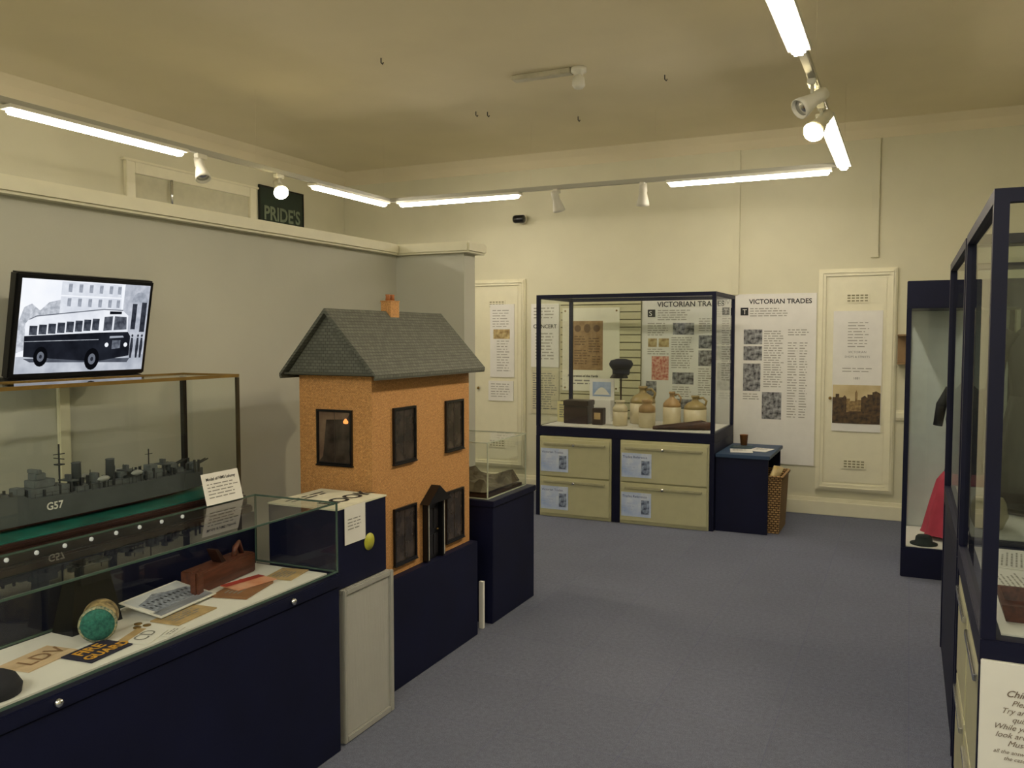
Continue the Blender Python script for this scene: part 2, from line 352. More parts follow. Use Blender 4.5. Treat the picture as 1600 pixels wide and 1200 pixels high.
sl=thing('slatwall_panel','cream grooved slat wall panel fixed to the wall','wall panel',(-2.79,8.03,.6))
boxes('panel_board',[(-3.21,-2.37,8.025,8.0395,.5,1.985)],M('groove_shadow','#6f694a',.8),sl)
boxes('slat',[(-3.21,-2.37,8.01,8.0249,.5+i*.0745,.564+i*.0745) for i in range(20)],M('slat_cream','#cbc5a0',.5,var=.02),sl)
o,f=board('information_poster','white printed panel headed Victorian Trades with black and white photographs',-2.36,-1.49,.43,1.985,8.038)
k=.87/140; vy=1.55/262
def pr(a,b,c,d): return ((a-1003)*k,(b-463)*vy,(c-1003)*k,(d-463)*vy)
text('VICTORIAN TRADES',f,.15,.105,.07,blk,o,'heading',bold=.0012)
for q in (pr(1012,485,1024,497),pr(1127,483,1138,495)): patch('drop_capital_block',f,[q],blk,o)
text('S',f,.068,.192,.07,whitep,o,'drop_capital'); text('T',f,.785,.18,.07,whitep,o,'drop_capital')
for q in (pr(1052,507,1085,526),pr(1092,527,1113,548),pr(1092,551,1113,576),pr(1052,587,1085,606),pr(1010,602,1027,626),pr(1050,630,1083,646)): patch('photograph',f,[q],photobw,o)
for q in (pr(1013,532,1027,546),pr(1030,532,1046,546)): patch('photograph',f,[q],sepia,o)
patch('red_print',f,[pr(1019,561,1046,600)],redp,o)
words(f,[pr(1028,486,1085,503),pr(1012,507,1045,529),pr(1050,530,1086,582),pr(1092,500,1115,522),pr(1092,580,1113,625),pr(1012,549,1046,558),pr(1052,610,1083,628),pr(1127,500,1141,600)],.022,paleink,o)
o,f=board('information_poster','tall white printed panel headed Victorian Trades beside the cupboard door',-1.47,-.755,.43,1.985,8.038)
k=.715/133
def pr(a,b,c,d): return ((a-1148)*k,(b-463)*vy,(c-1148)*k,(d-463)*vy)
text('VICTORIAN TRADES',f,.125,.09,.06,blk,o,'heading',bold=.0012)
patch('drop_capital_block',f,[pr(1157,484,1170,496)],blk,o); text('T',f,.066,.185,.066,whitep,o,'drop_capital')
for q in (pr(1163,518,1194,541),pr(1163,544,1194,566),pr(1163,571,1192,614),pr(1195,615,1227,657)): patch('photograph',f,[q],photobw,o)
words(f,[pr(1173,485,1235,500),pr(1197,520,1230,608),pr(1236,518,1272,530),pr(1163,618,1190,630)],.022,paleink,o)
words(f,[pr(1236,538,1252,655),pr(1255,538,1268,655)],.024,paleink,o,name='printed_list',fill=.35)
o,f=board('concert_poster','white old letterpress concert poster on the wall',-3.54,-3.23,1.28,1.93,8.038)
text('CONCERT',f,.155,.25,.055,blk,o,'heading',align='CENTER',bold=.001)
words(f,[(.03,.04,.28,.15),(.05,.3,.26,.6)],.032,paleink,o)
o,f=board('playbill_poster','cream printed playbill densely covered with small type',-3.54,-3.23,.8,1.25,8.038,M('playbill_cream','#cfc8a8',.7))
words(f,[(.02,.03,.29,.42)],.024,greyink,o)
o=box('mounted_document',-3.18,-2.58,8.0,8.009,1.05,1.88,M('cream_mount','#e8e5cf',.7,var=.02))
meta(o,'large cream mount holding an aged brown paper document','framed document'); f=FR((-3.18,8.0,1.88),(1,0,0),(0,-1,0))
patch('brown_document',f,[(.1,.13,.43,.62)],M('aged_brown_paper','#8a6a42',.8,scale=18,hx2='#a5855a'),o)
docink=M('document_ink','#6b4e30',.8)
for q in ((.13,.17,.2,.24),(.23,.16,.3,.25),(.33,.17,.4,.24)): poly('document_emblem',f,[((q[0]+q[2])/2+(q[2]-q[0])/2*math.cos(a*math.pi/6),(q[1]+q[3])/2+(q[3]-q[1])/2*math.sin(a*math.pi/6)) for a in range(12)],docink,o,.003)
words(f,[(.13,.28,.26,.38),(.28,.3,.41,.45),(.13,.42,.3,.58),(.32,.48,.41,.58)],.026,docink,o,.003)
text('Restoration of the Yards',f,.06,.69,.032,blk,o,'caption',bold=.0006)
words(f,[(.08,.72,.4,.79)],.03,greyink,o,name='caption')
for (u,v) in ((.03,.03),(.57,.03),(.03,.8),(.57,.8)): poly('fixing_screw',f,[(u+.01*math.cos(a*math.pi/6),v+.01*math.sin(a*math.pi/6)) for a in range(12)],brass,o,.002)
o,f=board('notice_sheet','white printed notice with a small map on the cupboard door',-4.0,-3.72,1.17,1.93,8.01,cat='notice')
words(f,[(.03,.06,.24,.24),(.08,.38,.24,.7)],.028,paleink,o,fill=.3); patch('small_map',f,[(.04,.26,.23,.36)],sepia,o)
o,f=board('notice_sheet','small white notice below the printed sheet on the cupboard door',-4.02,-3.73,.92,1.13,8.01,cat='notice')
words(f,[(.03,.03,.26,.18)],.026,paleink,o,fill=.3)
o,f=board('information_poster','narrow printed panel with a sepia old town street view',-.61,-.21,.76,1.82,8.01)
patch('street_view',f,[(.005,.65,.395,.99)],M('print_sky','#b8a57a',.6,hx2='#d2c296',scale=5),o)
sd=M('old_street_print','#2a1d12',.5,scale=30,hx2='#5e4828'); sd2=M('old_street_print_light','#6a5330',.5,scale=40,hx2='#a08656')
poly('street_picture',f,[(.005,.76),(.03,.76),(.03,.73),(.06,.73),(.06,.76),(.09,.76),(.105,.74),(.12,.76),(.12,.79),(.005,.88)],sd,o,.003)
poly('street_picture',f,[(.12,.79),(.12,.77),(.15,.77),(.15,.79),(.19,.79),(.19,.72),(.2,.69),(.21,.72),(.21,.78),(.24,.78),(.24,.9),(.12,.9)],sd2,o,.0026)
poly('street_picture',f,[(.24,.9),(.24,.76),(.27,.74),(.29,.76),(.29,.73),(.33,.73),(.33,.71),(.36,.7),(.395,.72),(.395,.92)],sd,o,.003)
poly('street_picture',f,[(.005,.76),(.005,.99),(.12,.9),(.12,.79)],sd,o,.0031)
poly('street_picture',f,[(.005,.93),(.16,.88),(.25,.88),(.395,.92),(.395,.99),(.005,.99)],sd,o,.0034)
words(f,[(.12,.1,.3,.32),(.08,.5,.33,.55)],.026,paleink,o,fill=.3)
text('VICTORIAN',f,.2,.37,.028,greyink,o,'heading',align='CENTER'); text('SHOPS & STREETS',f,.2,.41,.026,greyink,o,'heading',align='CENTER'); text('1881',f,.2,.6,.03,greyink,o,'heading',align='CENTER')
e=thing('wall_shelf','small tan wooden wall shelf with a boxed recess','shelf',(-.02,8.0,1.35))
boxes('shelf_board',[(-.09,.12,7.86,8.039,1.36,1.375),(-.09,.12,7.86,8.039,1.6,1.615),(-.09,.12,8.02,8.039,1.375,1.6)],M('tan_wood','#8a6f4a',.6),e)
# ---- contents of back case
DZ=.806
tanst=M('stoneware_tan','#a8895c',.35,var=.15); crst=M('stoneware_cream','#c6ba98',.35,var=.06)
def jar(name,label,x,y,h,r,style,mu=tanst,ml=crst):
    e=thing(name,label,'jar',(x,y,DZ),'stoneware in the showcase')
    lathe('jar_body',[(r*.9,0),(r,.02*h),(r,.55*h)],(x,y,DZ),ml,e)
    if style=='jug': pf=[(r,.55*h),(r*.97,.64*h),(r*.72,.74*h),(r*.35,.81*h),(r*.27,.85*h),(r*.27,.93*h),(r*.36,.94*h),(r*.36,h),(r*.2,h)]
    else: pf=[(r,.55*h),(r,.7*h),(r*.85,.78*h),(r*.6,.83*h),(r*.55,.9*h),(r*.65,.92*h),(r*.65,h),(r*.5,h),(r*.45,.93*h)]
    lathe('glazed_shoulder',pf,(x,y,DZ),mu,e)
    if style=='jug':
        tube('jar_handle',[(x+r*.25,y,DZ+.9*h),(x+r*.7,y,DZ+.93*h),(x+r*1.0,y,DZ+.82*h),(x+r*.88,y,DZ+.67*h)],r*.1,mu,e,seg=8)
jar('stoneware_jar','cream stoneware jar with a short neck',-2.31,7.2,.225,.066,'pot',crst)
jar('stoneware_jug','tall tan and cream stoneware flagon',-2.18,7.46,.34,.115,'jug',M('stoneware_olive','#9a8758',.35))
jar('stoneware_jar','brown topped stoneware jar with a short neck',-2.05,7.15,.24,.072,'pot')
jar('stoneware_bottle','tan shouldered stoneware bottle with narrow neck',-1.9,7.42,.3,.08,'jug')
jar('stoneware_jug','broad cream stoneware jug with small handle',-1.7,7.45,.27,.1,'jug',MC['stoneware_olive'])
e=thing('wooden_box','dark wooden box with a hinged lid','box',(-2.72,7.25,DZ))
box('box_body',-2.84,-2.61,7.18,7.36,DZ,DZ+.16,dkwood,e,bev=.004); box('box_lid',-2.845,-2.605,7.175,7.365,DZ+.161,DZ+.21,dkwood,e,bev=.006)
e=thing('wooden_box','small dark wooden box with a pale label','box',(-2.5,7.2,DZ))
box('box_body',-2.56,-2.46,7.16,7.25,DZ,DZ+.15,dkwood,e,bev=.004); patch('paper_label',FR((-2.56,7.16,DZ+.15),(1,0,0),(0,-1,0)),[(.02,.04,.08,.1)],tanp,e)
o=box('paper_card',-2.95,-2.84,7.3,7.303,DZ,DZ+.19,M('yellowed_card','#d8cf9a',.7)); meta(o,'yellowed paper card standing in the showcase','card')
words(FR((-2.95,7.3,DZ+.19),(1,0,0),(0,-1,0)),[(.02,.03,.09,.16)],.022,greyink,o)
meta(box('display_plinth',-2.7,-2.5,7.5,7.62,DZ,1.0,whitep,bev=.003),'small white display block in the showcase','plinth')
e=thing('framed_photograph','white mounted photograph of a pale bridge arch','photograph',(-2.6,7.55,1.0))
box('mount',-2.72,-2.48,7.54,7.552,1.001,1.2,whitep,e); f=FR((-2.72,7.54,1.2),(1,0,0),(0,-1,0))
patch('photo_print',f,[(.03,.03,.21,.165)],M('blue_sky_print','#8ea6cc',.5,hx2='#b9c8e0',scale=8),e)
poly('arch_picture',f,[(.04+.16*i/10,.15-.07*math.sin(math.pi*i/10)) for i in range(11)],whitep,e,.003)
e=thing('peaked_cap','navy peaked uniform cap on a slim stand','cap',(-2.4,7.5,DZ))
lathe('cap_stand',[(.05,0),(.05,.01),(.008,.015),(.008,.42),(.03,.43)],(-2.4,7.5,DZ),dkwood,e,seg=16)
cx=(-2.4,7.5,1.24)
lathe('cap_band',[(.07,0),(.078,.01),(.08,.05)],cx,M('cap_navy','#10121f',.8),e,sy=1.1)
lathe('cap_crown',[(.08,.05),(.105,.085),(.11,.105),(.095,.135),(.04,.15),(.005,.152)],cx,MC['cap_navy'],e,sy=1.1)
pk=[];n=12
for i in range(n+1):
    a=math.pi*(1.15+.7*i/n); pk.append((cx[0]+.078*math.cos(a),cx[1]+.085*math.sin(a),cx[2]+.012))
for i in range(n+1):
    a=math.pi*(1.15+.7*i/n); pk.append((cx[0]+.1*math.cos(a),cx[1]+.145*math.sin(a),cx[2]-.025))
mk('cap_peak',pk,[(i,i+1,n+2+i,n+1+i) for i in range(n)],blackpl,e,True)
e=thing('wooden_tool','long dark wooden hand tool lying in the showcase','tool',(-1.72,7.1,DZ))
hull=[]
for i in range(13):
    t=i/12; w=.035*math.sin(math.pi*min(1,t*.9+.1))**.5*(1-.3*t)+.008; hgt=.03+.065*t if t<.9 else .07; x=-1.96+.47*t
    for a in range(8): hull.append((x,7.03+.12*t+w*math.cos(a*math.pi/4),DZ+hgt/2+hgt/2*math.sin(a*math.pi/4)))
mk('tool_body',hull,[(j*8+i,j*8+(i+1)%8,(j+1)*8+(i+1)%8,(j+1)*8+i) for j in range(12) for i in range(8)]+[tuple(range(8)),tuple(96+i for i in range(8))],M('tool_wood','#3a261c',.45,scale=8,hx2='#543828'),e,True)
# ================= small navy table, basket
e=thing('side_table','navy laminate side table with a solid front panel','table',(-1.2,7.35,0))
boxes('table_panel',[(-1.415,-1.0,6.97,6.99,0,.61),(-1.415,-1.395,6.99,7.7,0,.61),(-1.395,-1.0,7.68,7.7,0,.61)],navyp,e,bev=.002)
box('table_top',-1.415,-.985,6.95,7.72,.611,.64,M('table_top_blue','#27405e',.5),e,bev=.003)
for (a,bq,c,d,rz,m,lb,zz) in ((-1.34,-1.16,7.08,7.3,.2,whitep,'white printed leaflet lying on the navy table',.641),(-1.19,-1.03,7.2,7.42,-.2,whitep,'open white booklet lying on the navy table',.6415),(-1.38,-1.2,7.36,7.52,.1,M('dark_booklet','#2d4a52',.6),'dark teal booklet on the navy table',.641)):
    o=box('leaflet',a,bq,c,d,zz,zz+.004,m,bev=.001); meta(o,lb,'leaflet'); words(FR((a,d,zz+.004),(1,0,0),(0,0,1)),[(.02,.02,.14,.14)],.02,greyink,o,.0008); o.rotation_euler[2]=rz
o=lathe('paper_cup',[(.028,0),(.036,.09),(.038,.092),(.03,.09),(.024,.01)],(-1.3,7.6,.6405),M('cup_brown','#8a5a2a',.5),seg=20); meta(o,'small brown cup standing on the navy table','cup')
wick=BR('wicker_weave','#a58252','#bd9862','#4a3418',16,.5,.3,.07,.8)
e=thing('wicker_basket','tan wicker basket tucked under the side table','basket',(-1.08,7.3,0))
def taper(name,x0,x1,y0,y1,z0,z1,g,mat,p,th=.012):
    vs=[(x0,y0,z0),(x1,y0,z0),(x1,y1,z0),(x0,y1,z0),(x0-g,y0-g,z1),(x1+g,y0-g,z1),(x1+g,y1+g,z1),(x0-g,y1+g,z1),
        (x0+th,y0+th,z0+th),(x1-th,y0+th,z0+th),(x1-th,y1-th,z0+th),(x0+th,y1-th,z0+th),(x0-g+th,y0-g+th,z1),(x1+g-th,y0-g+th,z1),(x1+g-th,y1+g-th,z1),(x0-g+th,y1+g-th,z1)]
    fs=[(0,3,2,1),(8,9,10,11)]+[(i,(i+1)%4,4+(i+1)%4,4+i) for i in range(4)]+[(12+i,12+(i+1)%4,8+(i+1)%4,8+i) for i in range(4)]+[(4+i,4+(i+1)%4,12+(i+1)%4,12+i) for i in range(4)]
    return mk(name,vs,fs,mat,p)
taper('basket_body',-1.22,-.92,7.05,7.45,0,.46,.02,wick,e)
tube('basket_rim',[(-1.24,7.03,.46),(-.9,7.03,.46),(-.9,7.47,.46),(-1.24,7.47,.46),(-1.24,7.03,.46)],.016,wick,e,seg=8)
for i in range(5):
    y=7.1+i*.075
    o=tube('paper_roll',[(-1.15,y,.03+.0*i),(-.955,y+.02,.54-.012*i)],.022,M('roll_yellow','#c9a85a',.7,hx2='#d9c89a'),seg=12); meta(o,'rolled yellowish paper standing in the wicker basket','paper roll','paper rolls in the basket')
# ================= TALL CASE C
e=thing('tall_display_case','tall narrow navy framed glass costume case','display case',(.3,6.5,0))
box('case_base',-.02,.66,6.15,6.85,0,.2,navyp,e,bev=.004)
box('case_header',-.02,.66,6.15,6.85,1.78,1.96,navyp,e,bev=.004)
boxes('case_post',[(x,x+.03,y,y+.03,.2,1.78) for x in (-.02,.63) for y in (6.15,6.82)],navyp,e)
box('back_panel',.0,.64,6.84,6.85,.2,1.78,M('pale_lining','#cdd6d2',.8,var=.03),e)
box('base_lining',.0,.64,6.17,6.83,.2,.206,whitep,e)
panes(-.01,.65,6.16,6.84,.207,1.78,e,'LRF')
red=M('red_cloth','#b03a50',.85,var=.15,scale=6)
blackcl=M('black_cloth','#15151c',.85)
def garment(name,label,c,prof,mat,mat2,prof2,sleeves=True,fold=.06):
    e=thing(name,label,'costume',c)
    def L(nm,pf,m):
        seg=48; vs=[];fs=[]
        for r,z in pf:
            for i in range(seg):
                a=2*math.pi*i/seg; q=r*(1+fold*math.sin(a*9)*(1 if nm=='skirt' else .3)); vs.append((c[0]+q*math.cos(a),c[1]+q*.8*math.sin(a),c[2]+z))
        for j in range(len(pf)-1):
            for i in range(seg):
                k=(i+1)%seg; fs.append((j*seg+i,j*seg+k,(j+1)*seg+k,(j+1)*seg+i))
        fs.append(tuple((len(pf)-1)*seg+i for i in range(seg))); return mk(nm,vs,fs,m,e,True)
    L('skirt',prof,mat); L('bodice',prof2,mat2)
    top=prof2[-1][1]
    if sleeves:
        for s in (-1,1):
            tube('sleeve',[(c[0]+s*.09,c[1],c[2]+top-.05),(c[0]+s*.15,c[1],c[2]+top-.16),(c[0]+s*.17,c[1]-.03,c[2]+top-.3)],.04,mat2,e,seg=12,r2=.03)
    lathe('stand',[(.12,0),(.12,.012),(.012,.02),(.012,prof[0][1]+.1)],c,dkwood,e,seg=20)
    return e
garment('costume_dress','red skirted costume with dark bodice on a stand',(.36,6.52,.207),[(.25,.03),(.24,.06),(.2,.24),(.16,.4),(.12,.46)],red,blackcl,[(.12,.46),(.1,.6),(.12,.82),(.1,1.0),(.05,1.05),(.03,1.08)])
meta(lathe('felt_hat',[(.001,0),(.085,0),(.085,.008),(.055,.012),(.05,.05),(.04,.06),(.001,.062)],(.12,6.26,.207),M('dark_felt','#17221f',.9)),'dark felt hat on the case floor','hat')
# ================= RIGHT CASES
def bigcase(label,y0,y1,cab):
    x0,x1=.18,.9
    e=thing('display_case',label,'display case',((x0+x1)/2,(y0+y1)/2,0)); b=.034
    L=bars(x0,x1,y0,y1,.84,1.96,b,bot=False)+[(x0,x0+b,y0,y0+b,0,.77),(x0,x0+b,y1-b,y1,0,.77)]
    L+=[(x0+b+.001,x1,y0,y0+.02,0,.77),(x0+b+.001,x1,y1-.02,y1,0,.77),(x0,x1,y0+b,y1-b,.76,.77)]
    boxes('case_frame',L,navy,e)
    box('case_deck',x0,x1,y0,y1,.771,.839,navy,e,bev=.003)
    box('deck_lining',x0+.05,x1-.05,y0+.05,y1-.05,.839,.843,whitep,e)
    box('back_panel',x1-.012,x1-.001,y0+.05,y1-.05,.845,1.91,M('dark_lining','#30342a',.8),e)
    panes(x0+.015,x1-.015,y0+.015,y1-.015,.845,1.945,e,'LFB',GLASSD)
    if not cab: box('front_panel',x0+.005,x0+.02,y0+b,y1-b,0,.76,navyp,e)
    return e
eA=bigcase('navy framed glass showcase over cream drawers with a notice',2.40,3.49,True)
eB=bigcase('navy framed glass showcase on a closed navy base',3.56,4.85,False)
for (a,bq) in ((2.45,2.93),(2.95,3.435)):
    e=thing('filing_cabinet','cream steel drawer cabinet inside the navy showcase base','filing cabinet',(.5,(a+bq)/2,0),'filing cabinets under the drawers showcase')
    box('cabinet_body',.2,.85,a,bq,0,.755,steel,e,bev=.004)
    for z0 in (.03,.39):
        d=box('drawer',.184,.199,a+.01,bq-.01,z0,z0+.35,steel,e,bev=.003)
        box('drawer_handle',.172,.1835,a+.05,bq-.05,z0+.3,z0+.32,chrome,d,bev=.002)
o=box('notice_board',.182,.5,2.385,2.398,.24,.79,whitep,bev=.002); meta(o,'white notice with italic lettering fixed to the showcase end','notice')
f=FR((.182,2.385,.79),(1,0,0),(0,-1,0)); gi=M('brown_ink','#7a6a5c',.7)
text('Children',f,.055,.083,.024,gi,o,shear=.4,bold=.0002)
for i,(s,u) in enumerate((('Please',.068),('Try and answer',.046),('quiz sheet',.07),('While you',.03),('look around the',.035),('Museum',.062))):
    text(s,f,u,.105+i*.0205,.02,gi,o,shear=.4)
text('all the answers are on',f,.032,.105+6*.0205,.014,gi,o,shear=.4)
text('the cases',f,.055,.105+6.8*.0205,.014,gi,o,shear=.4)
for (a,bq,c,d,rz,lb) in ((.25,.45,2.85,3.1,.1,'open newspaper sheet lying in the showcase'),(.28,.5,3.14,3.4,-.1,'folded printed paper lying in the showcase')):
    z=.8445
    o=box('newspaper',a,bq,c,d,z,z+.003,whitep); meta(o,lb,'newspaper'); words(FR((a,c,z+.003),(0,1,0),(0,0,1)),[(.02,.02,.23,.18)],.014,paleink,o,.001); o.rotation_euler[2]=rz
e=thing('wooden_tray','shallow brown wooden tray in the showcase','tray',(.36,2.65,.844)); taper('tray_body',.25,.5,2.56,2.74,.8435,.89,.012,brwood,e)
garment('costume_dress','black costume dress on a stand inside the showcase',(.5,4.2,.844),[(.18,.03),(.17,.1),(.1,.5)],blackcl,blackcl,[(.1,.5),(.12,.7),(.08,.78),(.03,.82)])
meta(lathe('stoneware_pot',[(.05,0),(.07,.05),(.06,.1),(.05,.12)],(.3,3.8,.844),crst),'pale pottery pot in the showcase','pot')
# ================= LEFT: counter
cx0,cx1,cy0,cy1=-2.36,-1.95,.6,2.61
e=thing('display_counter','long navy counter with a glass topped case','display case',((cx0+cx1)/2,1.6,0))
box('counter_body',cx0,cx1,cy0,cy1,0,.645,navyp,e,bev=.003)
box('counter_rim',cx0-.0,cx1+.008,cy0,cy1+.008,.646,.69,navyp,e,bev=.004)
box('counter_lining',cx0+.015,cx1-.035,cy0+.02,cy1-.03,.69,.699,whitep,e)
gb=.006
boxes('glass_edging',bars(cx0+.005,cx1-.002,cy0,cy1-.002,.7,.97,gb),M('glass_edge_green','#465a50',.2),e)
panes(cx0+.008,cx1-.005,cy0+.003,cy1-.005,.702,.967,e,'LRFBT')
for y in (1.42,2.33): lathe('chrome_stud',[(.001,.014),(.01,.012),(.012,.004),(.012,0)][::-1],(cx1+.0085,y,.668),chrome,e,seg=16,axis='X')
meta(box('display_plinth',-2.74,-2.365,.7,2.62,0,.895,navyp,bev=.003),'navy plinth carrying the model ship case behind the counter','plinth')
sx0,sx1,sy0,sy1=-2.70,-2.40,1.0,2.58
e=thing('ship_display_case','glass case with brass edging on a dark moulded wood base','display case',(-2.5,1.8,.896))
boxes('case_base',[(sx0-.03,sx1+.034,sy0,sy1+.03,.896,.925),(sx0-.015,sx1+.02,sy0,sy1+.015,.925,.965),(sx0-.005,sx1+.008,sy0,sy1+.008,.965,.985)],dkwood,e,bev=.006)
box('sea_board',sx0+.01,sx1-.01,sy0+.01,sy1-.01,.985,.99,M('teal_sea','#0e4c42',.4,scale=10,hx2='#156a5e'),e)
bb=.012
boxes('brass_frame',[(sx0,sx1,y,y+bb,1.438,1.45) for y in (sy0,sy1-bb)]+[(x,x+bb,sy0+bb,sy1-bb,1.438,1.45) for x in (sx0,sx1-bb)],brass,e)
boxes('bronze_post',[(x,x+bb,y,y+bb,.986,1.437) for x in (sx0,sx1-bb) for y in (sy0,sy1-bb)],bronze,e)
boxes('dark_back_post',[(sx0+.012,sx0+.03,sy1-.03,sy1-.012,.99,1.437),(sx0+.012,sx0+.03,sy0+.02,sy0+.04,.99,1.437)],blackpl,e)
panes(sx0+.004,sx1-.004,sy0+.004,sy1-.004,.991,1.446,e,'LRFBT')
for i in range(10): lathe('white_stud',[(.007,0),(.007,.004),(.002,.008)],(sx1+.0205,1.4+i*.095,.945),M('stud_white','#f2f0ea',.3,emis=.4),e,seg=12,axis='X')  # studs are no lamps; faint emission paints in their bright highlights
# SHIP
e=thing('model_ship','grey and red model warship with guns and funnels','model ship',(-2.56,1.9,.99))
shx=-2.56; WL=1.006
def sec(y,beam,ztop,zk):
    return [(shx-beam,y,ztop),(shx-beam*.97,y,max(WL,zk+.001)),(shx-beam*.6,y,zk+.004),(shx,y,zk),(shx+beam*.6,y,zk+.004),(shx+beam*.97,y,max(WL,zk+.001)),(shx+beam,y,ztop)]
ST=[(1.28,.004,1.135,1.0),(1.36,.022,1.125,.993),(1.5,.042,1.112,.992),(1.74,.055,1.098,.9915),(1.76,.055,1.085,.9915),(1.95,.058,1.077,.9915),(2.2,.055,1.073,.9915),(2.38,.045,1.073,.993),(2.52,.018,1.077,1.0)]
vs=[];n=len(ST)
for s in ST: vs+=sec(*s)
up=[(0,1),(5,6)]; lo=[(1,2),(2,3),(3,4),(4,5)]
F1=[(j*7+a,j*7+b_,(j+1)*7+b_,(j+1)*7+a) for j in range(n-1) for a,b_ in up]+[(j*7,(j+1)*7,(j+1)*7+6,j*7+6) for j in range(n-1)]+[tuple(range(7)),tuple((n-1)*7+i for i in range(7))]
F2=[(j*7+a,j*7+b_,(j+1)*7+b_,(j+1)*7+a) for j in range(n-1) for a,b_ in lo]
gship=M('ship_grey','#474c4e',.6,var=.12); gdk=M('ship_dark_grey','#2b2e2f',.6); glt=M('ship_light_grey','#5b6162',.6,var=.15,scale=40)
mk('hull',vs,F1,gship,e); mk('hull_bottom',vs,F2,M('antifouling_red','#6c1c16',.5),e)
x_=shx
Y=lambda y: 1.74+(y-1.6)*.93
B0=1.071
def sb(h,y0,y1,z0,z1): return (x_-h,x_+h,Y(y0),Y(y1),B0+(z0-1.066)*.85,B0+(z1-1.066)*.85)
boxes('superstructure',[sb(.034,1.64,1.79,1.066,1.11),sb(.026,1.66,1.74,1.11,1.14),sb(.02,1.67,1.71,1.14,1.165),sb(.026,1.672,1.69,1.165,1.18),sb(.02,1.6,1.63,1.09,1.12),sb(.026,1.82,2.12,1.066,1.09),sb(.016,1.91,1.93,1.09,1.13),sb(.02,2.02,2.05,1.09,1.115),sb(.028,2.14,2.23,1.066,1.1),sb(.018,2.16,2.2,1.1,1.125),sb(.014,2.3,2.34,1.066,1.09)],glt,e,bev=.002)
for y,h in ((1.845,.085),(1.99,.08)): lathe('funnel',[(.018,0),(.016,h),(.018,h+.003),(.013,h+.005)],(x_,Y(y),1.082),gship,e,sx=.75)
boxes('mast',[(x_-.002,x_+.002,Y(1.775),Y(1.775)+.004,1.08,1.24),(x_-.025,x_+.025,Y(1.775),Y(1.775)+.003,1.19,1.193),(x_-.001,x_+.001,Y(1.755),Y(1.80),1.205,1.208),(x_-.012,x_+.012,Y(1.765),Y(1.79),1.17,1.174),(x_-.0015,x_+.0015,Y(2.17),Y(2.17)+.003,1.08,1.18),(x_-.001,x_+.001,Y(2.155),Y(2.19),1.16,1.162)],gdk,e)
for y,dr,zz in ((1.3,-1,1.114),(1.44,-1,1.106),(2.28,1,1.086),(2.4,1,1.073)):
    g=boxes('gun_turret',[(x_-.02,x_+.02,Y(y)-.022,Y(y)+.022,zz,zz+.03)],glt,e,bev=.006)
    for s in (-.007,.007): tube('gun_barrel',[(x_+s,Y(y)+dr*.018,zz+.018),(x_+s,Y(y)+dr*.075,zz+.034)],.0028,gdk,g,seg=6)
for y,s in ((1.92,1),(1.92,-1),(2.07,1),(2.07,-1)): lathe('lifeboat',[(.001,-.026),(.008,-.016),(.011,0),(.008,.016),(.001,.026)],(x_+s*.047,Y(y),1.108),M('boat_grey','#8f928e',.5),e,seg=10,axis='Y')
boxes('davit',[(x_+s*.045-.001,x_+s*.045+.001,Y(y),Y(y)+.002,1.072,1.13) for s in (1,-1) for y in (1.9,1.94,2.05,2.09)],gdk,e)
boxes('torpedo_tube',[(x_-.025+i*.013,x_-.016+i*.013,Y(2.03),Y(2.12),1.09,1.1) for i in range(4)],gdk,e,bev=.002)
boxes('gun_platform',[q for y in (1.81,2.06,2.24) for q in (sb(.03,y-.015,y+.02,1.115,1.12),sb(.004,y,y+.008,1.09,1.115),sb(.01,y-.005,y+.008,1.12,1.14))],gship,e)
boxes('deck_gear',[(x_+a,x_+a+.006,yy,yy+.007,1.067,1.077+.012+hh) for a,yy,hh in [(random.uniform(-.045,.042),1.56+.94*i/80,random.uniform(.002,.032)) for i in range(80)]],gdk,e)
boxes('railing',[(x_+s*.05-.0006,x_+s*.05+.0006,1.78+i*.03,1.781+i*.03,1.073,1.095) for i in range(20) for s in (-1,1)]+[(x_+s*.05-.0006,x_+s*.05+.0006,1.78,2.37,1.0945,1.0955) for s in (-1,1)],gdk,e)
text('G57',FR((x_+.0605,1.81,1.07),(0,1,0),(1,0,0)),0.0,.03,.034,whitep,e,'pennant_number',off=.001,bold=.0008)
e=thing('label_card','white folded caption card standing on the case base','card',(-2.375,2.44,.966))
f=FR((-2.368,2.335,1.085),(0,1,0),(1,0,.25))
o=mk('card_face',[f.P(0,0),f.P(.19,0),f.P(.19,.118),f.P(0,.118)],[(0,3,2,1)],whitep,e)
text('Model of HMS Laforey',f,.095,.028,.0165,blk,e,'heading',align='CENTER',off=.001,bold=.0003)
words(f,[(.02,.04,.18,.105)],.0125,greyink,e,.001,fill=.3)
# TV
e=thing('television','flat black wall television showing an old bus','television',(-2.93,2.28,1.45))
ty0,ty1,tz0,tz1=1.98,2.58,1.445,1.835
boxes('screen_bezel',[(-2.96,-2.92,ty0,ty1,tz0,tz1)],blackpl,e,bev=.006)
box('rear_housing',-2.99,-2.961,ty0+.12,ty1-.12,tz0+.08,tz1-.08,blackpl,e,bev=.01)
boxes('lower_trim',[(-2.97,-2.90,ty0-.01,ty1-.02,tz0-.022,tz0-.001)],blackpl,e,bev=.004)
bt=.02; f=FR((-2.9195,ty0+bt,tz1-bt),(0,1,0),(1,0,0)); sw,sh=ty1-ty0-2*bt,tz1-tz0-2*bt
def G(n,h,h2=None,scale=20): return EM('screen_'+n,h,1.0,h2,scale)
def T(*p): return [(u*sw,v*sh) for u,v in p]
scr=patch('screen',f,[(0,0,sw,sh)],G('sky','#eef2fb','#fafcff',6),e,.0005)
def sp(n,m,*p,off=.001): return poly(n,f,T(*p),m,scr,off)
